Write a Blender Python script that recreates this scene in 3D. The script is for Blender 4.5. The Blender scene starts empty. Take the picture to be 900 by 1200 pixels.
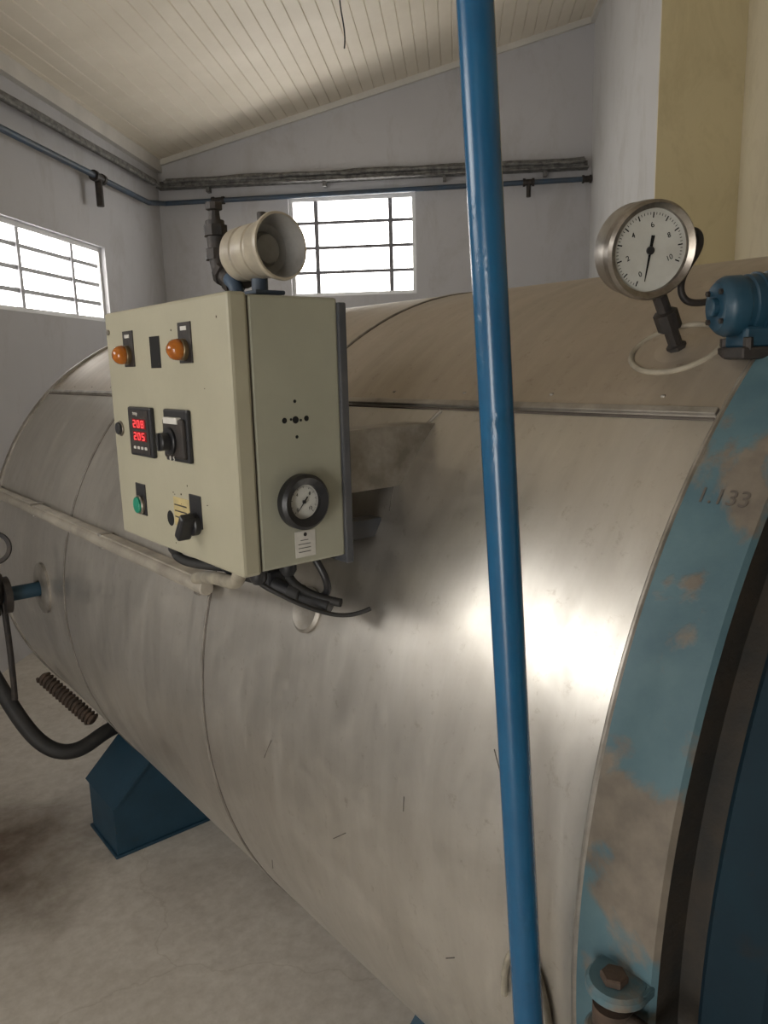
import bpy, bmesh, math, random
from mathutils import Vector, Matrix
random.seed(4)
sc = bpy.context.scene
try:
    sc.view_settings.view_transform = 'Standard'
    sc.view_settings.exposure = 0.0
except Exception as e:
    print(e)

# ------------------------------------------------------------------ frames
CZ = 1.8                                   # camera height
AX, AZ, R = 1.566, 1.083, 0.90             # autoclave axis (parallel to world Y)
TH = math.radians(44.5)
LD = Vector((math.sin(TH), math.cos(TH), 0)); BD = Vector((math.cos(TH), -math.sin(TH), 0))
def W(L, B, z=0.0):
    v = LD*L + BD*B; return Vector((v.x, v.y, z))
ROOM = Matrix(((BD.x, LD.x, 0, 0), (BD.y, LD.y, 0, 0), (0, 0, 1, 0), (0, 0, 0, 1)))  # local x=B, y=L

# ------------------------------------------------------------------ materials
def nodes(name):
    m = bpy.data.materials.new(name); m.use_nodes = True
    nt = m.node_tree; b = nt.nodes['Principled BSDF']; return m, nt, b
def ramp(nt, fac, stops):
    r = nt.nodes.new('ShaderNodeValToRGB'); e = r.color_ramp.elements
    while len(e) < len(stops): e.new(0.5)
    for i, (p, c) in enumerate(stops):
        e[i].position = p; e[i].color = (*c, 1) if len(c) == 3 else c
    nt.links.new(fac, r.inputs[0]); return r.outputs[0]
def noise(nt, scale=5, detail=6, rough=.6, vec=None, dist=0):
    n = nt.nodes.new('ShaderNodeTexNoise'); n.inputs['Scale'].default_value = scale
    n.inputs['Detail'].default_value = detail; n.inputs['Roughness'].default_value = rough
    n.inputs['Distortion'].default_value = dist
    if vec is not None: nt.links.new(vec, n.inputs['Vector'])
    return n.outputs[0]
def pos(nt, sx=1, sy=1, sz=1):
    g = nt.nodes.new('ShaderNodeNewGeometry'); mp = nt.nodes.new('ShaderNodeMapping')
    mp.inputs['Scale'].default_value = (sx, sy, sz)
    nt.links.new(g.outputs['Position'], mp.inputs['Vector']); return mp.outputs[0]
def mixc(nt, fac, a, b, mode='MIX'):
    m = nt.nodes.new('ShaderNodeMix'); m.data_type = 'RGBA'; m.blend_type = mode
    for s, v in ((m.inputs[0], fac), (m.inputs[6], a), (m.inputs[7], b)):
        if isinstance(v, (int, float)): s.default_value = v
        elif isinstance(v, tuple): s.default_value = (*v, 1)
        else: nt.links.new(v, s)
    return m.outputs[2]
def bump(nt, b, h, strength=.2, dist=.01, prev=None):
    n = nt.nodes.new('ShaderNodeBump'); n.inputs['Strength'].default_value = strength
    n.inputs['Distance'].default_value = dist; nt.links.new(h, n.inputs['Height'])
    if prev is not None: nt.links.new(prev, n.inputs['Normal'])
    nt.links.new(n.outputs[0], b.inputs['Normal']); return n.outputs[0]
def simple(name, c1, c2=None, scale=8, rough=.5, metal=0, bmp=0, bs=40, lo=.35, hi=.65, emit=None, es=1):
    m, nt, b = nodes(name)
    c2 = c2 or tuple(x*.8 for x in c1)
    p = pos(nt)
    nt.links.new(ramp(nt, noise(nt, scale, vec=p), [(lo, c1), (hi, c2)]), b.inputs['Base Color'])
    b.inputs['Roughness'].default_value = rough; b.inputs['Metallic'].default_value = metal
    if bmp: bump(nt, b, noise(nt, bs, vec=p), bmp, .004)
    if emit:
        b.inputs['Emission Color'].default_value = (*emit, 1); b.inputs['Emission Strength'].default_value = es
    return m

def alu(name, c1, c2, dirt, r0, r1, dirtamt):
    m, nt, b = nodes(name)
    big = noise(nt, 2.2, 5, .6, pos(nt))
    streak = noise(nt, 5, 5, .6, pos(nt, .8, 5, .8), .5)
    fine = noise(nt, 16, 9, .72, pos(nt, .5, 1.3, .5), .6)
    col = ramp(nt, big, [(.3, c1), (.7, c2)])
    col = mixc(nt, .22, col, ramp(nt, streak, [(.35, (.55, .54, .52)), (.65, (1, 1, 1))]), 'MULTIPLY')
    dm = ramp(nt, noise(nt, 3.5, 10, .75, pos(nt), .8), [(.46, (0, 0, 0)), (.74, (1, 1, 1))])
    dmul = nt.nodes.new('ShaderNodeMath'); dmul.operation = 'MULTIPLY'; dmul.inputs[1].default_value = dirtamt
    nt.links.new(dm, dmul.inputs[0])
    col = mixc(nt, dmul.outputs[0], col, dirt)
    sp = ramp(nt, noise(nt, 45, 8, .75, pos(nt), .3), [(.30, (.62, .58, .52)), (.42, (1, 1, 1))])
    col = mixc(nt, .6, col, sp, 'MULTIPLY')
    nt.links.new(col, b.inputs['Base Color'])
    mr = nt.nodes.new('ShaderNodeMapRange'); mr.inputs[1].default_value = .3; mr.inputs[2].default_value = .7
    mr.inputs[3].default_value = r0; mr.inputs[4].default_value = r1
    nt.links.new(fine, mr.inputs[0]); nt.links.new(mr.outputs[0], b.inputs['Roughness'])
    mm = nt.nodes.new('ShaderNodeMapRange'); mm.inputs[1].default_value = 0; mm.inputs[2].default_value = 1
    mm.inputs[3].default_value = .90; mm.inputs[4].default_value = .3
    nt.links.new(dmul.outputs[0], mm.inputs[0]); nt.links.new(mm.outputs[0], b.inputs['Metallic'])
    n1 = bump(nt, b, noise(nt, 2.6, 2, .4, pos(nt)), .45, .02)
    bump(nt, b, noise(nt, 40, 4, .6, pos(nt, .7, 1, .7)), .05, .003, n1)
    return m
M_alu = alu('aluminium_cladding', (.64, .61, .56), (.53, .505, .465), (.42, .38, .32), .31, .45, .45)
M_alu_top = alu('aluminium_dusty', (.52, .46, .385), (.43, .38, .315), (.40, .335, .265), .46, .60, 1.0)
M_bead = simple('aluminium_bead', (.42, .39, .35), (.22, .2, .17), 14, .45, .7)
M_dark = simple('seam_dark', (.06, .05, .045), (.12, .1, .08), 12, .7)

def worn(name, paint, paint2, under, lo, hi, scale=4, rough=.5, dist=.25, bs=.12, spec=.5):
    m, nt, b = nodes(name)
    p = pos(nt)
    base = ramp(nt, noise(nt, 9, 6, .6, p), [(.35, paint), (.65, paint2)])
    f = ramp(nt, noise(nt, scale, 7, .55, p, dist), [(lo, (0, 0, 0)), (hi, (1, 1, 1))])
    ucol = ramp(nt, noise(nt, 25, 5, .6, p), [(.3, under), (.7, tuple(x*.6 for x in under))])
    nt.links.new(mixc(nt, f, base, ucol), b.inputs['Base Color'])
    b.inputs['Roughness'].default_value = rough
    b.inputs['Specular IOR Level'].default_value = spec
    n1 = bump(nt, b, f, .4, .0015)
    bump(nt, b, noise(nt, 70, 4, .6, p), bs, .003, n1)
    return m
M_ring = worn('worn_blue_paint', (.085, .15, .17), (.055, .11, .135), (.19, .16, .125), .51, .56, 6.5, .55)
M_flange_face = simple('flange_face_shade', (.022, .022, .020), (.045, .034, .024), 14, .75, .1, .4, 50)  # near-black brown: shadow of the recess before the door put into the colour
M_door = worn('dark_blue_paint', (.004, .018, .028), (.003, .012, .020), (.02, .017, .013), .60, .68, 6, .65, .25, .12, .2)
M_pole = worn('blue_pole_paint', (.011, .095, .205), (.009, .075, .17), (.013, .11, .225), .60, .70, 14, .25, .0, .04)
M_blue = worn('blue_steel_paint', (.012, .045, .075), (.008, .034, .057), (.045, .04, .035), .64, .7, 9, .55)
M_motor = worn('motor_blue_paint', (.012, .052, .085), (.010, .04, .068), (.05, .05, .05), .66, .72, 20, .4)
M_bluepipe = simple('old_blue_pipe_paint', (.035, .07, .12), (.05, .06, .075), 6, .55)
M_cream = simple('cream_enamel', (.385, .36, .265), (.335, .312, .228), 4, .38, 0, .05, 90)
M_cream_side = simple('cream_enamel_side', (.35, .345, .27), (.30, .295, .23), 4, .42, 0, .05, 90)
M_creamhorn = simple('horn_enamel', (.44, .39, .30), (.32, .28, .22), 20, .38)
M_horngrey = simple('horn_inside', (.30, .29, .27), (.22, .21, .20), 30, .5)
M_black = simple('black_plastic', (.012, .012, .014), (.02, .02, .022), 10, .4)
M_blackm = simple('black_iron', (.025, .024, .024), (.05, .04, .034), 30, .55, .4, .3, 60)
M_hole = simple('black_void', (.003, .003, .003), None, 10, .9)
M_rubber = simple('black_rubber', (.012, .012, .012), (.022, .02, .018), 20, .65)
M_white = simple('dial_white', (.54, .54, .50), (.44, .43, .39), 12, .45)
M_label = simple('paper_label', (.58, .56, .51), (.48, .46, .42), 40, .7)
M_yellow = simple('yellow_label', (.48, .38, .17), (.38, .31, .15), 60, .7)
M_brass = simple('brass_fitting', (.22, .16, .09), (.14, .10, .06), 30, .45, .7)
M_steel = simple('weathered_steel', (.42, .39, .35), (.22, .19, .16), 25, .33, .9)
M_amber = simple('amber_lens', (.42, .13, .015), (.26, .07, .01), 60, .15)
M_green = simple('green_cap', (.01, .25, .15), None, 30, .3)
M_red = simple('red_led', (.7, .06, .06), None, 30, .4, emit=(1, .07, .08), es=.75)
M_redwin = simple('display_window', (.20, .012, .014), None, 30, .2)
M_rust = simple('rusty_iron', (.085, .055, .038), (.04, .03, .022), 30, .8, .2, .5, 60)
M_conduit = simple('dusty_conduit', (.44, .40, .335), (.27, .24, .20), 10, .5, .3)
M_cable = simple('cream_cable', (.34, .30, .23), (.20, .18, .14), 20, .6)
def wallmat(name, c, grime=.5):
    m, nt, b = nodes(name)
    p = pos(nt)
    col = ramp(nt, noise(nt, 1.2, 5, .6, p), [(.3, c), (.7, tuple(x*.92 for x in c))])
    col = mixc(nt, grime, col, ramp(nt, noise(nt, 3, 9, .75, pos(nt, 1, 1, .5), .5), [(.36, (.80, .78, .74)), (.5, (1, 1, 1))]), 'MULTIPLY')
    nt.links.new(col, b.inputs['Base Color']); b.inputs['Roughness'].default_value = .9
    bump(nt, b, noise(nt, 30, vec=p), .08, .004)
    return m
M_wall = wallmat('painted_wall', (.535, .53, .545))
M_wallw = wallmat('white_wall', (.60, .595, .59))
M_beige = wallmat('yellow_beige_wall', (.66, .58, .37))
M_beige2 = wallmat('cream_wall', (.74, .67, .50))
M_ceil = simple('ceiling_boards', (.82, .75, .63), (.73, .66, .54), 1.6, .6)
M_trim = simple('white_trim', (.66, .63, .58), (.56, .54, .5), 3, .7)
M_frame = simple('grey_window_frame', (.14, .135, .15), (.20, .195, .21), 10, .5)
M_frame2 = simple('glow_washed_frame', (.30, .30, .32), (.38, .38, .40), 10, .5)  # left window bars made paler: overexposed glow put into the colour
M_backplate = simple('dark_backplate', (.05, .055, .065), (.08, .08, .085), 10, .5)
M_framew = simple('window_reveal', (.75, .75, .75), (.7, .7, .7), 10, .7)
M_tray = simple('cable_tray_metal', (.085, .082, .08), (.24, .235, .22), 22, .7, .2, .5, 50)

def floor_mat():
    m, nt, b = nodes('concrete_floor')
    p = pos(nt)
    c = ramp(nt, noise(nt, 1.4, 8, .65, p, .5), [(.3, (.52, .48, .42)), (.52, (.62, .58, .52)), (.75, (.45, .41, .36))])
    c = mixc(nt, .6, c, ramp(nt, noise(nt, 22, 8, .7, p), [(.35, (.72, .69, .65)), (.62, (1, 1, 1))]), 'MULTIPLY')
    v = nt.nodes.new('ShaderNodeTexVoronoi'); v.feature = 'DISTANCE_TO_EDGE'; v.inputs['Scale'].default_value = 1.0
    mx = nt.nodes.new('ShaderNodeMix'); mx.data_type = 'VECTOR'; mx.inputs[0].default_value = .18
    nn = nt.nodes.new('ShaderNodeTexNoise'); nn.inputs['Scale'].default_value = 5; nn.inputs['Detail'].default_value = 8
    nt.links.new(p, nn.inputs['Vector']); nt.links.new(p, mx.inputs[4]); nt.links.new(nn.outputs['Color'], mx.inputs[5])
    nt.links.new(mx.outputs[1], v.inputs['Vector'])
    cr = ramp(nt, v.outputs['Distance'], [(0.0, (.62, .57, .5)), (.004, (1, 1, 1))])
    c = mixc(nt, .35, c, cr, 'MULTIPLY')
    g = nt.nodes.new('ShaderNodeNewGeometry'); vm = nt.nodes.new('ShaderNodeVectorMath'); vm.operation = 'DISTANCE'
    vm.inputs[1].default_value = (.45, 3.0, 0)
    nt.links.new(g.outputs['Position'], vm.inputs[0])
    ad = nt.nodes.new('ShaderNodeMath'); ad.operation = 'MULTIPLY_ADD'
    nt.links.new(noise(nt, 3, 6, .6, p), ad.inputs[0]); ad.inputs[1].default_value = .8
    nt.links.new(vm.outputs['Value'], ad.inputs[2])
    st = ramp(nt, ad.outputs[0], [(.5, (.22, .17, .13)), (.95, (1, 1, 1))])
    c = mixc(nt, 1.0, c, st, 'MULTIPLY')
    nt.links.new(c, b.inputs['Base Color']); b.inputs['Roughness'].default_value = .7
    bump(nt, b, noise(nt, 14, 8, .6, p), .15, .006)
    return m
M_floor = floor_mat()

# ------------------------------------------------------------------ geometry helpers
def link(o, parent=None):
    sc.collection.objects.link(o)
    if parent is not None:
        o.parent = parent; o.matrix_parent_inverse = Matrix.Translation(parent.location).inverted()
    return o
def empty(name, loc):
    e = bpy.data.objects.new(name, None); e.location = loc; e.empty_display_size = .1
    sc.collection.objects.link(e); return e
def mesh(name, verts, faces, mat, parent=None, smooth=False, M=None, mats=None, fm=None):
    me = bpy.data.meshes.new(name); me.from_pydata([tuple(v) for v in verts], [], faces)
    for m in (mats or [mat]): me.materials.append(m)
    if fm:
        for p, i in zip(me.polygons, fm): p.material_index = i
    me.update()
    bm = bmesh.new(); bm.from_mesh(me); bmesh.ops.recalc_face_normals(bm, faces=bm.faces); bm.to_mesh(me); bm.free()
    if smooth:
        for p in me.polygons: p.use_smooth = True
    o = bpy.data.objects.new(name, me)
    if M is not None: o.matrix_world = M
    return link(o, parent)
def bevel(o, w, s=2):
    b = o.modifiers.new('bevel', 'BEVEL'); b.width = w; b.segments = s; b.limit_method = 'ANGLE'; return o
def smooth_angle(o, ang=35):
    for p in o.data.polygons: p.use_smooth = True
    try:
        o.data.set_sharp_from_angle(angle=math.radians(ang))
    except Exception as e: print(e)
    return o
def boxdata(c, s):
    x, y, z = c; a, b, d = [k/2 for k in s]
    vs = [(x+i*a, y+j*b, z+k*d) for i in (-1, 1) for j in (-1, 1) for k in (-1, 1)]
    fs = [(0, 1, 3, 2), (4, 6, 7, 5), (0, 4, 5, 1), (2, 3, 7, 6), (0, 2, 6, 4), (1, 5, 7, 3)]
    return vs, fs
def box(name, c, s, mat, parent=None, bv=0, M=None):
    vs, fs = boxdata(c, s)
    o = mesh(name, vs, fs, mat, parent, M=M)
    if bv: bevel(o, bv)
    return o
def boxes(name, lst, mat, parent=None, bv=0, M=None):
    V, F = [], []
    for c, s in lst:
        vs, fs = boxdata(c, s); k = len(V); V += vs; F += [tuple(i+k for i in f) for f in fs]
    o = mesh(name, V, F, mat, parent, M=M)
    if bv: bevel(o, bv)
    return o
def frame(origin, z, up=None):
    z = Vector(z).normalized(); up = Vector(up or ((0, 0, 1) if abs(z.z) < .95 else (0, 1, 0)))
    x = up.cross(z).normalized(); y = z.cross(x)
    M = Matrix((x, y, z)).transposed().to_4x4(); M.translation = Vector(origin); return M
def lathe(name, prof, origin, axis, mat, parent=None, seg=48, up=None, ang=35):
    V, F = [], []
    n = len(prof)
    for i in range(seg):
        t = 2*math.pi*i/seg
        for r, z in prof: V.append((r*math.cos(t), r*math.sin(t), z))
    for i in range(seg):
        j = (i+1) % seg
        for k in range(n-1):
            F.append((i*n+k, j*n+k, j*n+k+1, i*n+k+1))
    o = mesh(name, V, F, mat, parent, M=frame(origin, axis, up))
    bm = bmesh.new(); bm.from_mesh(o.data); bmesh.ops.remove_doubles(bm, verts=bm.verts, dist=1e-5)
    bmesh.ops.recalc_face_normals(bm, faces=bm.faces); bm.to_mesh(o.data); bm.free()
    return smooth_angle(o, ang)
def cyl(name, p0, p1, r, mat, parent=None, seg=32):
    p0, p1 = Vector(p0), Vector(p1); L = (p1-p0).length
    e = min(r*.12, L*.2)
    return lathe(name, [(0, 0), (r-e, 0), (r, e), (r, L-e), (r-e, L), (0, L)], p0, p1-p0, mat, parent, seg)
def tube(name, pts, r, mat, parent=None, smooth=True, cyclic=False):
    cu = bpy.data.curves.new(name, 'CURVE'); cu.dimensions = '3D'; cu.bevel_depth = r; cu.bevel_resolution = 5
    cu.resolution_u = 10; cu.use_fill_caps = True
    if smooth:
        sp = cu.splines.new('NURBS'); sp.points.add(len(pts)-1)
        for p, q in zip(sp.points, pts): p.co = (*q, 1)
        sp.use_endpoint_u = not cyclic; sp.order_u = min(4, len(pts)); sp.use_cyclic_u = cyclic
    else:
        sp = cu.splines.new('POLY'); sp.points.add(len(pts)-1)
        for p, q in zip(sp.points, pts): p.co = (*q, 1)
        sp.use_cyclic_u = cyclic
    cu.materials.append(mat)
    return link(bpy.data.objects.new(name, cu), parent)
def text(name, s, size, M, mat, parent=None, ext=.0003):
    cu = bpy.data.curves.new(name, 'FONT'); cu.body = s; cu.size = size; cu.extrude = ext
    cu.align_x = 'CENTER'; cu.align_y = 'CENTER'; cu.materials.append(mat)
    o = bpy.data.objects.new(name, cu); o.matrix_world = M; return link(o, parent)
def surf(deg, a, off=0.0):
    """point on the cladding: deg above the horizontal on the camera side"""
    t = math.radians(deg)
    return Vector((AX-(R+off)*math.cos(t), a, AZ+(R+off)*math.sin(t)))
def nrm(deg):
    t = math.radians(deg); return Vector((-math.cos(t), 0, math.sin(t)))

# ------------------------------------------------------------------ room
L0, L1, BL, BR = -2.4, 7.48, -2.8, 3.2
def zc(B): return 1.8+2.622+.247*B      # ceiling height
def wall(name, p_of, length, ztop, mat, openings=(), th=.15, out=1):
    cuts = sorted({0, length, *[o[0] for o in openings], *[o[1] for o in openings]})
    V, F = [], []
    def prism(s0, s1, z0a, z0b, z1a, z1b):
        k = len(V)
        for s, zb, zt in ((s0, z0a, z1a), (s1, z0b, z1b)):
            for t in (0, th):
                b, l = p_of(s, t)
                V.append(W(l, b, zb)); V.append(W(l, b, zt))
        F.extend([tuple(i+k for i in f) for f in [(0, 1, 3, 2), (4, 6, 7, 5), (0, 4, 5, 1), (2, 3, 7, 6), (0, 2, 6, 4), (1, 5, 7, 3)]])
    for s0, s1 in zip(cuts[:-1], cuts[1:]):
        op = [o for o in openings if o[0] <= s0+1e-6 and o[1] >= s1-1e-6]
        if not op: prism(s0, s1, 0, 0, ztop(s0), ztop(s1))
        else:
            o = op[0]
            if o[2] > 0: prism(s0, s1, 0, 0, o[2], o[2])
            prism(s0, s1, o[3], o[3], ztop(s0), ztop(s1))
    return mesh(name, V, F, mat)
LW = [(4.55, 6.2, 2.2, 2.78), (-.35, 1.30, 2.15, 2.90)]
wall('wall_left', lambda s, t: (BL-t, L0+s), L1-L0+.15, lambda s: zc(BL)+.1, M_wall,
     [(a-L0, b-L0, c, d) for a, b, c, d in LW])
BWN = (-1.56, -.37, 2.46, 3.36)
wall('wall_back', lambda s, t: (BL+s, L1+t), 1.36-BL, lambda s: zc(BL+s)+.1, M_wall,
     [(BWN[0]-BL, BWN[1]-BL, BWN[2], BWN[3])])
wall('wall_right', lambda s, t: (1.21+t, 5.112+s), L1-5.112, lambda s: zc(1.21)+.1, M_wallw, th=.15)
wall('wall_right_return', lambda s, t: (1.21+s, 5.1+t), .49, lambda s: zc(1.21+s)+.1, M_beige, th=.012)
wall('wall_right_middle', lambda s, t: (1.70+t, 3.4+s), 1.9, lambda s: zc(1.7)+.1, M_beige2)
wall('wall_right_step', lambda s, t: (1.85+s, 3.4+t), BR-1.85, lambda s: zc(1.85+s)+.1, M_beige2)
wall('wall_right_near', lambda s, t: (BR+t, L0+s), 3.4-L0+.15, lambda s: zc(BR)+.1, M_beige2)
FILL_DOOR = (-1.9, -.9, 0, 2.2)  # unseen doorway behind the camera, added to light the floor and pole
wall('wall_near', lambda s, t: (BL-.15+s, L0-t), BR-BL+.3, lambda s: zc(BL-.15+s)+.1, M_wallw,
     [(FILL_DOOR[0]-BL+.15, FILL_DOOR[1]-BL+.15, 0, FILL_DOOR[3])])
b0, b1, l0, l1 = BL-.3, BR+.3, L0-1.5, L1+.3
mesh('floor', [W(l0, b0, 0), W(l0, b1, 0), W(l1, b1, 0), W(l1, b0, 0),
               W(l0, b0, -.1), W(l0, b1, -.1), W(l1, b1, -.1), W(l1, b0, -.1)],
     [(0, 1, 2, 3), (4, 5, 6, 7), (0, 1, 5, 4), (1, 2, 6, 5), (2, 3, 7, 6), (3, 0, 4, 7)], M_floor)
V, F = [], []
bw = .10; B = BL-.12
while B < BR+.15:
    e = B+bw; g = .005
    k = len(V)
    sec = [(B, .008), (B+g, 0), (e-g, 0), (e, .008), (e, .05), (B, .05)]
    for L in (L0-.12, L1+.12):
        for bb, dz in sec: V.append(W(L, bb, zc(bb)+dz))
    n = len(sec)
    for i in range(n): F.append((k+i, k+(i+1) % n, k+n+(i+1) % n, k+n+i))
    F.append(tuple(k+i for i in range(n))); F.append(tuple(k+n+i for i in range(n)))
    B = e
ceil = mesh('ceiling', V, F, M_ceil)
def roombox(name, B0, B1, La, Lb, z0, z1, mat, parent=None, bv=0):
    return box(name, ((B0+B1)/2, (La+Lb)/2, (z0+z1)/2), (B1-B0, Lb-La, z1-z0), mat, parent, bv, M=ROOM)
roombox('trim_1', BL, BL+.05, L0, L1, zc(BL)-.10, zc(BL)+.01, M_trim)
def slopebar(name, Ba, Bb, La, Lb, dz0, dz1, mat):
    V = [W(L, b, zc(b)+d) for b in (Ba, Bb) for L in (La, Lb) for d in (dz0, dz1)]
    return mesh(name, V, [(0, 1, 3, 2), (4, 6, 7, 5), (0, 4, 5, 1), (2, 3, 7, 6), (0, 2, 6, 4), (1, 5, 7, 3)], mat)
slopebar('trim_2', BL+.05, 1.21, L1-.035, L1, -.05, .01, M_trim)
roombox('trim_3', 1.175, 1.21, 5.1, L1-.035, zc(1.19)-.05, zc(1.19)+.01, M_trim)

# windows
def window(name, M, w, h, cols, rows, bm_=None):
    o = M @ Vector((w/2, .07, h/2))
    root = empty(name, o)
    f = .035
    boxes('outer_frame', [((w/2, .07, f/2), (w, .06, f)), ((w/2, .07, h-f/2), (w, .06, f)),
                          ((f/2, .07, h/2), (f, .06, h-2*f)), ((w-f/2, .07, h/2), (f, .06, h-2*f))], M_framew, root, M=M)
    bars = []
    for c in cols: bars.append(((w*c, .07, h/2), (.038, .045, h-2*f)))
    for i in range(1, rows): bars.append(((w/2, .075, h*i/rows), (w-2*f, .03, .028)))
    boxes('glazing_bars', bars, bm_ or M_frame, root, M=M)
    boxes('sill', [((w/2, .03, -.0), (w, .05, .012))], M_framew, root, M=M)
    return root
def RM(B, L, z, xdir, ydir):
    x = (BD*xdir[0]+LD*xdir[1]); y = (BD*ydir[0]+LD*ydir[1])
    M = Matrix((x, y, Vector((0, 0, 1)))).transposed().to_4x4(); M.translation = W(L, B, z); return M
window('window_1', RM(BWN[0], L1, BWN[2], (1, 0), (0, 1)), BWN[1]-BWN[0], BWN[3]-BWN[2], (.21, .80), 4)
for i, (a, b, c, d) in enumerate(LW):
    window('window_%d' % (i+2), RM(BL, a, c, (0, 1), (-1, 0)), b-a, d-c, (.28, .72), 4, M_frame2)

# ------------------------------------------------------------------ wall services
tr = empty('cable_tray', W(L1-.06, -.8, 3.52))
for k, (zz, rr) in enumerate(((3.55, .022), (3.505, .02), (3.53, .016))):
    pts = []
    B = BL+.1
    while B < 1.18:
        pts.append(W(L1-.05-.03*k, B, zz+random.uniform(-.008, .008))); B += .12
    tube('cable_%d' % k, pts, rr, M_tray, tr)
boxes('tray_rail', [((-.8, L1-.07, 3.48), (3.95, .10, .012)), ((-.8, L1-.02, 3.51), (3.95, .008, .08))], M_tray, tr, M=ROOM)
boxes('tray_brackets', [((b, L1-.04, 3.455), (.03, .08, .05)) for b in (-2.3, -1.2, -.1, .8)], M_tray, tr, M=ROOM)
tr2 = empty('electrical_conduit', W(2.5, BL+.06, 3.47))
tube('conduit', [W(L, BL+.05, 3.44+.012*(L-2)+.004*math.sin(L*5)) for L in [L0+.05+i*.4 for i in range(25)]], .03, M_tray, tr2)
tube('conduit_thin', [W(L, BL+.10, 3.40+.012*(L-2)) for L in [L0+.05+i*.4 for i in range(25)]], .014, M_tray, tr2)
pp = empty('compressed_air_pipe', W(L1-.1, -.8, 3.36))
cyl('pipe_back', W(L1-.09, BL+.09, 3.34), W(L1-.09, 1.17, 3.38), .022, M_bluepipe, pp)
cyl('pipe_left', W(L0+.02, BL+.09, 3.20), W(L1-.5, BL+.09, 3.27), .022, M_bluepipe, pp)
cyl('pipe_link', W(L1-.5, BL+.09, 3.27), W(L1-.09, BL+.09, 3.34), .022, M_bluepipe, pp)
def fitting(name, c, ax, r, l, mat=M_blackm):
    c = Vector(c); ax = Vector(ax).normalized()
    return lathe(name, [(0, -l), (r, -l), (r, -l*.6), (r*.78, -l*.55), (r*.78, l*.55), (r, l*.6), (r, l), (0, l)], c, ax, mat, pp, 24)
fitting('tee_left', W(6.0, BL+.09, 3.26), LD, .04, .08)
cyl('tee_drop', W(6.0, BL+.09, 3.25), W(6.0, BL+.09, 3.05), .028, M_blackm, pp)
fitting('union_back', W(L1-.09, -2.2, 3.345), BD, .035, .06)
fitting('union_back_2', W(L1-.09, .65, 3.375), BD, .035, .05)
cyl('hook_drop', W(L1-.09, .65, 3.37), W(L1-.09, .65, 3.25), .02, M_blackm, pp)
fitting('end_cap', W(L1-.09, 1.16, 3.38), BD, .035, .04)
wr = empty('hanging_wire', W(5.7, -.77, zc(-.77)))
tube('wire', [W(5.7, -.77, zc(-.77)), W(5.7, -.765, zc(-.77)-.1), W(5.7, -.73, zc(-.77)-.2), W(5.7, -.75, zc(-.77)-.3)], .005, M_black, wr)

# ------------------------------------------------------------------ autoclave
ac = empty('autoclave', (AX, 1.9, 0))
A0, A1 = .480, 3.33
def shell(name, deg0, deg1, mat):
    V, F = [], []; n = 96; ys = [A0+(A1-A0)*i/24 for i in range(25)]
    for i in range(n+1):
        d = deg0+(deg1-deg0)*i/n
        for y in ys: V.append(surf(d, y))
    m = len(ys)
    for i in range(n):
        for k in range(m-1): F.append((i*m+k, (i+1)*m+k, (i+1)*m+k+1, i*m+k+1))
    return mesh(name, V, F, mat, ac, smooth=True)
SEAM = 46
shell('cladding_lower', -134, SEAM, M_alu)
shell('cladding_upper', SEAM, 226, M_alu_top)
ax0 = Vector((AX, 0, AZ))
def ring(name, y, r, half, h, mat):
    return lathe(name, [(r-.01, y-half), (r+h*.6, y-half*.8), (r+h, y-half*.3), (r+h, y+half*.3), (r+h*.6, y+half*.8), (r-.01, y+half)],
                 ax0, (0, 1, 0), mat, ac, 160)
for i, y in enumerate((1.469, 2.42)):
    ring('bead_%d' % i, y, R, .005, .003, M_bead)
    ring('bead_lap_%d' % i, y-.008, R, .003, .0012, M_dark)
ring('end_bead', A1-.02, R, .02, .008, M_bead)
ring('front_bead', A0+.004, R, .005, .006, M_bead)
def longseam(name, deg, y0, y1, w, h, mat):
    c = surf(deg, (y0+y1)/2, h/2-.002)
    return box(name, (0, 0, 0), (w, y1-y0, h), mat, ac, .0015, M=Matrix.Translation(c) @ Matrix.Rotation(-math.radians(90-deg), 4, 'Y'))
longseam('seam_bead', SEAM, A0+.01, A1, .012, .008, M_bead)
longseam('seam_shadow', SEAM-.7, A0+.01, A1, .005, .004, M_dark)
boxes('rivets', [(surf(SEAM+1.8, A0+.10+i*.19, -.002), (.007, .007, .007)) for i in range(15)], M_bead, ac, .002)
for k, (d, y, dd, dy) in enumerate(((2, 1.18, -3, .03), (-20, 1.30, -3, .03), (4, .80, 1.5, .0), (-3, .95, -2, .04), (38, 1.02, -6, -.04), (12, .62, 2, .02), (-8, .70, -1, .02))):
    tube('scratch_%d' % k, [surf(d+dd*t, y+dy*t, .0002) for t in (0, .5, 1)], .0008, M_dark, ac)
tube('crease', [surf(SEAM-1, .985, .001), surf(SEAM-6, 1.02, .002), surf(SEAM-11, 1.05, .001)], .0035, M_bead, ac)

prof = [(R-.004, A1-.02), (R-.004, A1+.03)]
for i in range(13):
    t = math.pi/2*i/12; prof.append(((R-.02)*math.cos(t), A1+.03+.24*math.sin(t)))
lathe('rear_head', prof, ax0, (0, 1, 0), M_alu, ac, 128)
lathe('front_flange', [(R-.02, A0), (R+.004, A0), (R+.004, .385), (R-.002, .380)], ax0, (0, 1, 0), M_ring, ac, 160, ang=30)
lathe('flange_face', [(R-.002, .380), (.855, .378), (.855, .335), (.80, .335)], ax0, (0, 1, 0), M_flange_face, ac, 128, ang=30)
dp = [(.82, .345), (.885, .340), (.893, .333), (.893, .275), (.885, .265), (.80, .262), (.79, .25), (.77, .245)]
for i in range(1, 11):
    t = math.pi/2*i/10; dp.append((.77*math.cos(t), .245-.22*math.sin(t)))
lathe('door', dp, ax0, (0, 1, 0), M_door, ac, 128)
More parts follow.
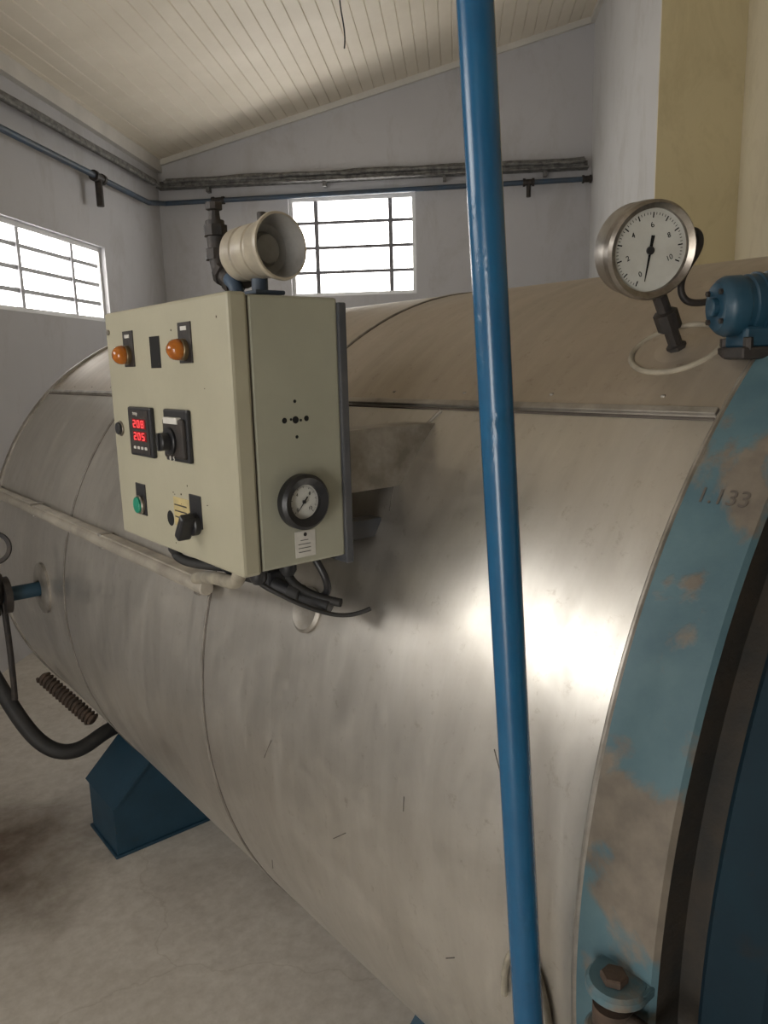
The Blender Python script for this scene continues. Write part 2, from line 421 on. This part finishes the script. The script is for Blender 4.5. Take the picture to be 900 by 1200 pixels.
for i in range(16):
    t = 2*math.pi*(i+.5)/16
    c = Vector((AX+.845*math.cos(t), .262, AZ+.845*math.sin(t)))
    cyl('door_bolt_%d' % i, c, c-Vector((0, .03, 0)), .018, M_blackm, ac, 6)
d = 38
xx = Vector((0, -1, 0)); zz = nrm(d); yy = zz.cross(xx)
Mt = Matrix((xx, yy, zz)).transposed().to_4x4(); Mt.translation = surf(d, .433, .0048)
text('stamped_number', '1.133', .029, Mt, M_dark, ac)
lug = surf(.8, .425, 0)
for k, dz in enumerate((-.032, .032)):
    lathe('lug_plate_%d' % k, [(0, -.008), (.030, -.008), (.034, -.004), (.034, .004), (.030, .008), (0, .008)], lug+Vector((-.020, -.010, dz)), (0, 0, 1), M_ring, ac, 28)
    box('lug_root_%d' % k, lug+Vector((-.004, -.010, dz)), (.034, .066, .015), M_ring, ac, .003)
cyl('lug_pin', lug+Vector((-.026, -.01, -.055)), lug+Vector((-.026, -.01, .046)), .011, M_rust, ac)
cyl('lug_pin_head', lug+Vector((-.026, -.01, .040)), lug+Vector((-.026, -.01, .050)), .015, M_rust, ac, 6)
cyl('swing_bolt', lug+Vector((-.026, -.01, 0)), lug+Vector((-.020, -.18, .0)), .011, M_rust, ac)
lathe('swing_eye', [(.011, -.012), (.022, -.012), (.022, .012), (.011, .012)], lug+Vector((-.026, -.01, 0)), (0, 0, 1), M_rust, ac)
cyl('swing_nut', lug+Vector((-.022, -.13, 0)), lug+Vector((-.021, -.155, 0)), .022, M_rust, ac, 6)
def saddle(name, ya, yb):
    P = [(AX-.735, 0), (AX-.735, .20), (AX-.57, .365)]
    n = 16
    a0 = math.asin(.57/R)
    for i in range(n+1):
        t = -a0+2*a0*i/n; P.append((AX+(R-.004)*math.sin(t), AZ-(R-.004)*math.cos(t)))
    P += [(AX+.57, .365), (AX+.735, .20), (AX+.735, 0)]
    m = len(P); V = [(x, y, z) for y in (ya, yb) for x, z in P]
    F = [tuple(range(m)), tuple(range(m, 2*m))]+[(i, (i+1) % m, m+(i+1) % m, m+i) for i in range(m)]
    mesh(name, V, F, M_blue, ac)
    box(name+'_base', (AX, (ya+yb)/2, .006), (1.49, yb-ya+.02, .012), M_blue, ac, .003)
    for s in (-1, 1):
        V = []
        for y in (ya-.02, yb+.02):
            for dx, z in ((.742, .205), (.565, .378), (.558, .372), (.735, .197)):
                V.append((AX+s*dx, y, z))
        mesh(name+'_cap_%d' % (s+1), V, [(0, 1, 2, 3), (4, 5, 6, 7), (0, 1, 5, 4), (1, 2, 6, 5), (2, 3, 7, 6), (3, 0, 4, 7)], M_blue, ac)
saddle('saddle_rear', 2.68, 2.95)
saddle('saddle_front', .85, 1.12)
cn = surf(17, 0, .03)
cyl('side_rail', (cn.x, 1.43, cn.z), (cn.x, 3.34, cn.z), .016, M_conduit, ac)
box('side_rail_lip', (cn.x+.010, 2.39, cn.z+.014), (.03, 1.88, .010), M_conduit, ac, .002)
for i, y in enumerate((1.47, 2.05, 2.7, 3.25)):
    box('rail_clip_%d' % i, (cn.x+.012, y, cn.z), (.04, .025, .044), M_bead, ac, .004)
lathe('nozzle_collar', [(.03, -.02), (.085, -.02), (.085, .006), (.07, .012), (.03, .014)], surf(1, 2.65), nrm(1), M_bead, ac, 40)
vz = AZ+.015
cyl('nozzle_pipe', (AX-R+.02, 2.65, vz), (.40, 2.65, vz), .024, M_blue, ac)
lathe('nozzle_flange', [(0, 0), (.06, 0), (.06, .02), (0, .02)], (.56, 2.65, vz), (-1, 0, 0), M_blackm, ac)
lathe('valve_body', [(0, -.09), (.03, -.09), (.03, -.06), (.045, -.04), (.05, 0), (.045, .04), (.03, .06), (.03, .09), (0, .09)], (.50, 2.65, vz+.03), (0, 0, 1), M_blackm, ac)
cyl('valve_stem', (.50, 2.65, vz+.1), (.50, 2.65, vz+.24), .012, M_blackm, ac)
lathe('valve_wheel', [(.040, -.005), (.052, -.006), (.055, 0), (.052, .006), (.040, .005), (.040, -.005)], (.53, 2.65, vz+.16), (-.3, -.9, .2), M_blackm, ac, 32)
tube('valve_riser', [(.545, 2.72, vz+.33), (.545, 2.72, vz+.1), (.53, 2.70, vz)], .014, M_blackm, ac)
tube('valve_drain', [(.54, 2.65, vz-.02), (.55, 2.67, .9), (.55, 2.7, .72)], .010, M_blackm, ac)
lathe('cable_port', [(.022, -.02), (.040, -.02), (.042, .004), (.036, .008), (.020, .006), (.0, .004)], surf(19, 1.11), nrm(19), M_bead, ac, 40)

# ------------------------------------------------------------------ black hose, corrugated conduit
hz = empty('rubber_hose', (.64, 3.0, .4))
tube('hose', [(.50, 3.35, .95), (.55, 3.22, .74), (.60, 3.13, .58), (.66, 3.02, .41), (.74, 2.96, .34), (.84, 2.95, .34), (.93, 2.97, .385), (1.02, 3.02, .36)], .030, M_rubber, hz)
cc = empty('flexible_metal_conduit', (.81, 2.93, .57))
p0, p1 = Vector((.735, 3.08, .63)), Vector((.845, 2.86, .485))
ax = (p1-p0).normalized(); u = ax.cross(Vector((0, 0, 1))).normalized(); v = ax.cross(u)
pts = []
for i in range(16*8+1):
    t = i/(16*8); a = 2*math.pi*16*t
    pts.append(p0.lerp(p1, t)+(u*math.cos(a)+v*math.sin(a))*.024)
tube('coil', pts, .006, M_rust, cc, smooth=False)
cyl('core', p0, p1, .02, M_rust, cc)

# ------------------------------------------------------------------ control box
N0, N1, Y0, Y1, ZB, ZT = .511, .694, .956, 1.422, 1.504, 1.904
cb = empty('control_box', ((N0+N1)/2, (Y0+Y1)/2, (ZB+ZT)/2))
box('cabinet', ((N0+.032+N1)/2, (Y0+Y1)/2, (ZB+ZT)/2), (N1-N0-.032, Y1-Y0-.006, ZT-ZB-.006), M_cream_side, cb, .004)
box('cabinet_door', (N0+.015, (Y0+Y1)/2, (ZB+ZT)/2), (.030, Y1-Y0, ZT-ZB), M_cream, cb, .005)
box('door_gasket', (N0+.031, (Y0+Y1)/2, (ZB+ZT)/2), (.004, Y1-Y0-.010, ZT-ZB-.010), M_dark, cb)
box('back_plate', (N1+.006, (Y0+Y1)/2, (ZB+ZT)/2-.01), (.014, Y1-Y0+.004, ZT-ZB-.0), M_backplate, cb, .002)
def sxat(z): return AX-math.sqrt(R*R-(z-AZ)**2)
for k, (y, z) in enumerate(((Y0+.05, ZB+.03), (Y1-.05, ZB+.03))):
    sx = sxat(z)
    box('bracket_%d' % k, ((N1+sx)/2+.006, y, z), (sx-N1, .03, .03), M_backplate, cb)
for k, y in enumerate((Y0+.06, Y1-.06)):
    V = [(N1+.01, yy, zz) for yy in (y-.035, y+.035) for zz in (1.60, 1.70)]+[(sxat(zz)-.001, yy, zz) for yy in (y-.035, y+.035) for zz in (1.60, 1.70)]
    mesh('bracket_wide_%d' % k, V, [(0, 1, 3, 2), (4, 6, 7, 5), (0, 4, 5, 1), (2, 3, 7, 6), (0, 2, 6, 4), (1, 5, 7, 3)], M_bead, cb)
X = N0
def fbox(name, y, z, w, h, d, mat, bv=.001): return box(name, (X-d/2+.001, y, CZ+z), (d, w, h), mat, cb, bv)
def fcyl(name, y, z, r, d0, d1, mat, seg=28): return cyl(name, (X-d0, y, CZ+z), (X-d1, y, CZ+z), r, mat, cb, seg)
for k, (y, z) in enumerate(((1.318, .0345), (1.095, .0367))):
    fbox('lamp_plate_%d' % k, y-.002, z+.004, .044, .060, .003, M_blackm)
    fcyl('lamp_base_%d' % k, y, z-.006, .016, 0, .010, M_brass)
    lathe('lamp_lens_%d' % k, [(.0155, 0), (.0165, .004), (.0155, .009), (.0125, .014), (.007, .018), (0, .019)], (X-.010, y, CZ+z-.006), (-1, 0, 0), M_amber, cb, 10)
    fbox('lamp_mark_%d' % k, y-.002, z+.025, .02, .006, .0042, M_label, .0005)
fbox('cutout', 1.207, .030, .040, .050, .0015, M_hole, .0004)
fcyl('small_button', 1.386, -.100, .011, 0, .008, M_black)
fcyl('small_button_ring', 1.386, -.100, .014, 0, .003, M_steel)
fbox('controller_bezel', 1.280, -.101, .098, .084, .009, M_black, .003)
fbox('controller_face', 1.280, -.101, .082, .074, .0105, M_blackm, .001)
def seg7(ch, y, z, w, h, d):
    S = {'0': 'abcdef', '1': 'bc', '2': 'abged', '3': 'abgcd', '5': 'afgcd', '8': 'abcdefg', '4': 'fgbc', '7': 'abc', '6': 'afgecd'}[ch]
    t = .0018; L = []
    P = {'a': (0, h/2, w, t), 'g': (0, 0, w, t), 'd': (0, -h/2, w, t), 'f': (w/2, h/4, t, h/2), 'b': (-w/2, h/4, t, h/2), 'e': (w/2, -h/4, t, h/2), 'c': (-w/2, -h/4, t, h/2)}
    for s in S:
        dy, dz, ww, hh = P[s]; L.append(((X-d, y+dy, CZ+z+dz), (.001, ww, hh)))
    return L
segs = []
for row, (zz, s) in enumerate(((-.087, '208'), (-.108, '205'))):
    fbox('display_%d' % row, 1.276, zz, .056, .017, .0115, M_redwin, .0005)
    for i, ch in enumerate(s): segs += seg7(ch, 1.293-i*.017, zz, .009, .011, .0112)
boxes('display_digits', segs, M_red, cb)
text('controller_mark', 'temp', .009, Matrix(((0, 0, -1, X-.0100), (-1, 0, 0, 1.290), (0, 1, 0, CZ-.0695), (0, 0, 0, 1))), M_label, cb, .0006)
for i in range(4): fbox('controller_key_%d' % i, 1.302-i*.016, -.128, .009, .005, .0115, M_label, .001)
fbox('timer_bezel', 1.137, -.100, .088, .082, .008, M_black, .003)
fbox('timer_body', 1.137, -.104, .074, .062, .014, M_blackm, .004)
fbox('timer_scale', 1.140, -.076, .050, .010, .0155, M_label, .0008)
fcyl('timer_dial', 1.145, -.108, .022, .012, .018, M_black)
fcyl('timer_knob', 1.145, -.108, .014, .012, .032, M_black)
fbox('timer_knob_grip', 1.145, -.108, .006, .028, .036, M_black, .001)
text('timer_numbers', '0   5', .010, Matrix(((0, 0, -1, X-.0145), (-1, 0, 0, 1.140), (0, 1, 0, CZ-.135), (0, 0, 0, 1))), M_label, cb, .0006)
fbox('button_plate', 1.316, -.222, .042, .056, .003, M_black)
fcyl('button_ring', 1.316, -.2315, .017, 0, .008, M_steel)
fcyl('button_cap', 1.316, -.2315, .0145, .006, .012, M_green)
fcyl('empty_hole', 1.197, -.240, .013, -.002, .0006, M_hole)
fbox('yellow_label', 1.146, -.225, .070, .048, .0012, M_yellow, .0003)
for i in range(3): fbox('yellow_label_line_%d' % i, 1.155, -.214-.010*i, .045, .0022, .0016, M_blackm, .0002)
fbox('selector_plate', 1.098, -.216, .040, .052, .003, M_black)
fcyl('selector_base', 1.098, -.235, .018, 0, .012, M_black)
box('selector_handle', (0, 0, 0), (.024, .016, .046), M_black, cb, .004, M=Matrix.Translation((X-.020, 1.098, CZ-.238)) @ Matrix.Rotation(math.radians(35), 4, 'X'))
fcyl('door_lock', 1.405, .07, .005, 0, .003, M_steel)
boxes('paint_chips', [((X-.0002, Y0+.012+random.random()*.43, ZB+.004+random.random()*.392), (.0008, .001+random.random()*.002, .001+random.random()*.002)) for _ in range(12)], M_rust, cb)
def dial(parent, c, f, up, r, depth, rimw, rimmat, casemat, ndl, nums=('0', '2', '4', '6', '8', '10'), txt=.012):
    c = Vector(c); M = frame(c, f, up)
    prof = [(0, -depth), (r*.55, -depth), (r*.9, -depth*.92), (r*.96, -depth*.8), (r*.96, -.006), (r, -.004), (r, .006), (r-rimw*.35, .010), (r-rimw, .006), (r-rimw, -.001)]
    lathe('case', prof, c, f, casemat, parent, 56, up)
    lathe('rim', [(r*.97, -.008), (r*1.01, -.006), (r*1.01, .007), (r-rimw*.3, .012), (r-rimw, .007), (r-rimw, .002)], c, f, rimmat, parent, 56, up)
    lathe('dial_face', [(0, 0), (r-rimw+.001, 0)], c, f, M_white, parent, 48, up)
    V, F = [], []
    rr = r-rimw
    for i in range(51):
        a = math.radians(225-270*i/50); big = i % 5 == 0
        ln = rr*(.13 if big else .06); wd = rr*(.016 if big else .008)
        d = Vector((math.cos(a), math.sin(a), 0)); p = Vector((-d.y, d.x, 0))
        q0, q1 = d*rr*.90, d*(rr*.90-ln); k = len(V)
        for q in (q0+p*wd, q0-p*wd, q1-p*wd, q1+p*wd): V.append(q+Vector((0, 0, .0006)))
        F.append((k, k+1, k+2, k+3))
    mesh('dial_ticks', V, F, M_hole, parent, M=M)
    for i, s in enumerate(nums):
        a = math.radians(225-270*i/(len(nums)-1))
        text('numeral_%d' % i, s, txt, M @ Matrix.Translation((math.cos(a)*rr*.60, math.sin(a)*rr*.60, .0006)), M_hole, parent, .0001)
    a = math.radians(ndl); d = Vector((math.cos(a), math.sin(a), 0)); p = Vector((-d.y, d.x, 0))
    z = Vector((0, 0, .0025))
    mesh('needle', [p*rr*.05-d*rr*.36+z, -p*rr*.05-d*rr*.36+z, -p*rr*.012+d*rr*.75+z, p*rr*.012+d*rr*.75+z], [(0, 1, 2, 3)], M_hole, parent, M=M)
    lathe('needle_hub', [(rr*.10, .001), (rr*.10, .004), (0, .0045)], c, f, M_black, parent, 20, up)
dial(cb, (.611, Y0-.010, CZ-.195), (0, -1, 0), (0, 0, 1), .041, .012, .015, M_black, M_black, 230, ('0', '4', '8', '12'), .007)
for k, (dx, dz, r) in enumerate(((0, 0, .0055), (-.019, 0, .0042), (.019, .001, .0042), (0, .027, .0025), (.001, -.025, .0025), (-.008, .001, .002), (.009, -.001, .002))):
    cyl('side_hole_%d' % k, (.612+dx, Y0+.006, CZ-.075+dz), (.612+dx, Y0+.0024, CZ-.075+dz), r, M_hole, cb, 20)
box('inspection_sticker', (.619, Y0+.0024, CZ-.262), (.036, .001, .040), M_label, cb)
for i in range(4):
    box('sticker_line_%d' % i, (.617, Y0+.0016, CZ-.256-.006*i), (.022 if i else .014, .0006, .0010), M_tray, cb)
cyl('sticker_logo', (.619, Y0+.003, CZ-.2475), (.619, Y0+.0012, CZ-.2475), .003, M_blackm, cb)
gl = [(.56, 1.30), (.60, 1.20), (.58, 1.10), (.63, 1.03), (.57, 1.02)]
for k, (x, y) in enumerate(gl):
    m = M_brass if k == 2 else M_black
    lathe('gland_%d' % k, [(0, 0), (.018, 0), (.018, -.012), (.014, -.014), (.014, -.026), (.009, -.034), (0, -.034)], (x, y, ZB+.002), (0, 0, 1), m, cb, 12)
tube('cable_a', [(.56, 1.30, ZB-.03), (.56, 1.29, ZB-.045), (.60, 1.24, ZB-.05), (.64, 1.16, ZB-.05), (.69, 1.12, 1.42)], .009, M_rubber, cb)
tube('cable_b', [(.60, 1.20, ZB-.03), (.60, 1.19, ZB-.05), (.63, 1.14, ZB-.06), (.68, 1.11, ZB-.075), (.71, 1.11, 1.40)], .010, M_black, cb)
tube('pipe_elbow', [(.58, 1.10, ZB-.02), (.58, 1.10, ZB-.045), (.585, 1.13, ZB-.062), (.60, 1.24, ZB-.068), (.65, 1.42, ZB-.12)], .012, M_cable, cb)
tube('cable_d', [(.63, 1.03, ZB-.03), (.63, 1.02, ZB-.05), (.65, .99, ZB-.065), (.675, .95, ZB-.07)], .007, M_rubber, cb)
tube('cable_e', [(.57, 1.02, ZB-.03), (.59, .99, ZB-.05), (.645, .965, ZB-.085), (.685, .94, ZB-.095), (.71, .92, ZB-.080)], .0035, M_rubber, cb)
tube('cable_f', [(.60, 1.10, ZB), (.61, 1.09, ZB-.05), (.66, 1.04, ZB-.08), (.70, 1.08, ZB-.09)], .006, M_rubber, cb)
tube('cable_g', [(.62, 1.16, ZB), (.62, 1.15, ZB-.06), (.65, 1.08, ZB-.085), (.68, 1.0, ZB-.08), (.66, .95, ZB-.04), (.65, .98, ZB)], .006, M_black, cb)
cyl('plug', (.62, 1.06, ZB-.052), (.665, .965, ZB-.078), .013, M_black, cb)
cyl('plug_collar', (.633, 1.03, ZB-.058), (.642, 1.01, ZB-.063), .016, M_rubber, cb)
box('plug_block', (.63, 1.09, ZB-.045), (.035, .05, .028), M_black, cb, .005)

# ------------------------------------------------------------------ warning siren on the cabinet
hs = empty('warning_siren', (.60, 1.03, 1.97))
hc = Vector((.602, .978, 1.968)); f = Vector((.12, -1, .02)).normalized()
lathe('horn_body', [(0, -.085), (.034, -.085), (.038, -.080), (.039, -.058), (.037, -.056), (.037, -.052), (.039, -.050), (.039, -.028), (.037, -.026), (.037, -.022), (.040, -.018), (.041, .000), (.045, .006), (.047, .012), (.046, .016), (.043, .016)], hc, f, M_creamhorn, hs, 56)
lathe('horn_inside', [(.043, .016), (.041, .010), (.038, -.004), (.034, -.016), (.024, -.022), (.020, -.014), (.012, -.010), (0, -.009)], hc, f, M_horngrey, hs, 56)
lathe('horn_back', [(0, -.105), (.018, -.105), (.026, -.098), (.030, -.084)], hc, f, M_steel, hs, 40)
cyl('horn_foot', (.60, 1.02, ZT+.001), (.60, 1.02, 1.932), .012, M_bluepipe, hs)
box('horn_bracket', (.60, 1.02, ZT+.004), (.05, .06, .006), M_bluepipe, hs, .002)
tube('blue_elbow', [(.585, 1.06, ZT+.001), (.585, 1.06, 1.920), (.585, 1.075, 1.932), (.59, 1.09, 1.934)], .011, M_bluepipe, hs)
E = Vector((.60, 1.145, ZT))
def ev(x, y, z): return E+Vector((x, y, z))
lathe('elbow_nut_low', [(0, 0), (.018, 0), (.018, .02), (.013, .022), (.013, .034), (.019, .036), (.019, .048), (0, .048)], ev(0, -.055, .022), (0, .8, .45), M_blackm, hs, 8)
tube('elbow_body', [ev(0, -.085, .030), ev(0, -.04, .032), ev(0, -.008, .040), ev(0, 0, .07), ev(0, .003, .125)], .015, M_blackm, hs)
lathe('elbow_nut_high', [(0, 0), (.019, 0), (.019, .016), (.014, .018), (.014, .034), (.019, .036), (.019, .052), (0, .052)], ev(0, .001, .066), (0, .02, 1), M_blackm, hs, 8)
lathe('elbow_tip', [(0, 0), (.010, 0), (.008, .022), (.013, .024), (.013, .034), (0, .036)], ev(0, .003, .118), (0, 0, 1), M_blackm, hs, 10)
cyl('horn_top_stub', hc+Vector((.0, .03, .03)), hc+Vector((.0, .03, .052)), .007, M_blackm, hs)
cyl('elbow_foot', ev(0, -.05, .0), ev(0, -.05, .03), .012, M_blackm, hs)

# ------------------------------------------------------------------ pressure gauge on top
pg = empty('pressure_gauge', (1.045, .61, 1.82))
base = Vector((1.045, .61, 1.810)); s = Vector((-.50, .07, .86)).normalized()
f = Vector((-.50, -.85, -.1)); f = (f-s*f.dot(s)).normalized()
gc = base+s*.157
lathe('stem', [(0, -.02), (.014, -.02), (.014, .01), (.010, .012), (.010, .035), (.017, .037), (.017, .062), (.010, .064), (.010, .10), (0, .10)], base, s, M_blackm, pg, 8)
dial(pg, gc+f*.015, f, s, .0635, .048, .010, M_steel, M_steel, 238, ('0', '2', '4', '6', '8', '10'), .010)
tn = nrm(54.5)
tube('cladding_hole_bead', [base+(Vector((0, 1, 0))*math.cos(t)*.068+tn.cross(Vector((0, 1, 0)))*math.sin(t)*.058)+tn*.005 for t in [2*math.pi*i/24 for i in range(24)]], .0045, M_cable, pg, cyclic=True)
lathe('stem_boss', [(0, -.01), (.040, -.01), (.040, .003), (.03, .006), (0, .006)], base, tn, M_alu_top, pg, 32)
g2 = gc-f*.03
def rr_(a, b, c): return g2+Vector((.7782, -.628, 0))*a+Vector((0, 0, 1))*c-Vector((.628, .7782, 0))*b
tube('capillary', [rr_(.045, 0, .0), rr_(.070, 0, .022), rr_(.092, 0, .026), rr_(.096, 0, .000), rr_(.080, 0, -.022), rr_(.068, 0, -.045), rr_(.070, 0, -.068), rr_(.085, .0, -.078), rr_(.11, 0, -.074)], .0050, M_blackm, pg)

# ------------------------------------------------------------------ pressure switch / small motor
ps = empty('pressure_switch', (1.08, .46, 1.88))
mc = Vector((.995, .530, 1.864)); md = Vector((.80, -.60, .05)).normalized()
lathe('motor_housing', [(0, 0), (.030, 0), (.036, .006), (.039, .012), (.039, .030), (.036, .032), (.036, .038), (.039, .040), (.039, .13), (.034, .14), (0, .14)], mc, md, M_motor, ps, 40)
for k in range(3):
    lathe('cooling_rib_%d' % k, [(.036, 0), (.0415, .001), (.0415, .004), (.036, .005)], mc+md*(.05+.018*k), md, M_motor, ps, 40)
cyl('end_boss', mc-md*.008, mc+md*.002, .012, M_motor, ps)
for k in range(4):
    a = math.pi/4+k*math.pi/2; sd = md.cross(Vector((0, 0, 1))).normalized(); su = sd.cross(md)
    q = mc+(sd*math.cos(a)+su*math.sin(a))*.026
    cyl('end_screw_%d' % k, q-md*.004, q+md*.003, .004, M_blackm, ps, 6)
sx = mc+md*.07
rz = math.atan2(md.y, md.x)
box('motor_foot', (0, 0, 0), (.085, .055, .03), M_motor, ps, .005, M=Matrix.Translation((sx.x, sx.y, 1.824)) @ Matrix.Rotation(rz, 4, 'Z'))
box('motor_base', (0, 0, 0), (.10, .075, .016), M_blackm, ps, .003, M=Matrix.Translation((sx.x, sx.y, 1.804)) @ Matrix.Rotation(rz, 4, 'Z'))
for k, d in enumerate((.03, .11)):
    for j in (-1, 1):
        q = mc+md*d+md.cross(Vector((0, 0, 1))).normalized()*.032*j
        cyl('foot_bolt_%d%d' % (k, j+1), (q.x, q.y, 1.807), (q.x, q.y, 1.824), .006, M_blackm, ps, 6)
cyl('switch_stub', (sx.x, sx.y, 1.75), (sx.x, sx.y, 1.80), .02, M_blackm, ps)

cl = empty('wire_loop', surf(-5, .57))
pts = []
for i in range(13):
    t = math.pi*i/12
    pts.append(surf(-7+6.0*math.sin(t), .560+.038*math.cos(t), .005))
tube('loop', pts, .0045, M_cable, cl)

# ------------------------------------------------------------------ blue pole (leaning slightly)
r0 = Vector((.7782, -.628, 0)); h0 = Vector((.628, .7782, 0))
def PP(x, y, z): v = r0*x+h0*y; return Vector((v.x, v.y, z))
zt = 4.25
def px(z): return (.0974-(z-2.1357)*.0559)
D = .785; k = D/.8
pole = empty('blue_pole', PP(px(0)*k, D, 0))
cyl('pole_tube', PP(px(0)*k, D, .008), PP(px(zt)*k, D, zt), .0176, M_pole, pole, 40)
lathe('pole_foot', [(0, 0), (.045, 0), (.045, .006), (.02, .008), (.02, .03), (.0176, .03)], PP(px(0)*k, D, 0), (0, 0, 1), M_pole, pole)

# ------------------------------------------------------------------ camera
p = math.radians(10.8); r = math.radians(1.46)
fwd = h0*math.cos(p)-Vector((0, 0, 1))*math.sin(p); up0 = h0*math.sin(p)+Vector((0, 0, 1))*math.cos(p)
i_ = r0*math.cos(r)-up0*math.sin(r); j_ = r0*math.sin(r)+up0*math.cos(r)
Mc = Matrix((i_, j_, -fwd)).transposed().to_4x4(); Mc.translation = Vector((0, 0, CZ))
cam = bpy.data.cameras.new('camera'); cam.sensor_fit = 'VERTICAL'; cam.sensor_height = 36; cam.lens = 27; cam.clip_start = .02
co = bpy.data.objects.new('camera', cam); co.matrix_world = Mc; sc.collection.objects.link(co); sc.camera = co

# ------------------------------------------------------------------ light: overcast sky through wall openings, the near doorway added
w = bpy.data.worlds.new('overcast'); sc.world = w; w.use_nodes = True
bg = w.node_tree.nodes['Background']; bg.inputs[0].default_value = (1, .972, .925, 1); bg.inputs[1].default_value = 12
def portal(name, B, L, z, w_, h_, inward):
    l = bpy.data.lights.new(name, 'AREA'); l.shape = 'RECTANGLE'; l.size = w_; l.size_y = h_
    l.cycles.is_portal = True
    o = bpy.data.objects.new(name, l)
    n = BD*inward[0]+LD*inward[1]
    o.matrix_world = frame(W(L, B, z), -n, (0, 0, 1)); sc.collection.objects.link(o)
portal('portal_back', (BWN[0]+BWN[1])/2, L1+.14, (BWN[2]+BWN[3])/2, BWN[1]-BWN[0], BWN[3]-BWN[2], (0, -1))
for a, b, c, d in LW: portal('portal_left', BL-.14, (a+b)/2, (c+d)/2, b-a, d-c, (1, 0))
portal('portal_fill_door', (FILL_DOOR[0]+FILL_DOOR[1])/2, L0-.14, FILL_DOOR[3]/2, FILL_DOOR[1]-FILL_DOOR[0], FILL_DOOR[3], (0, 1))
print('DONE')
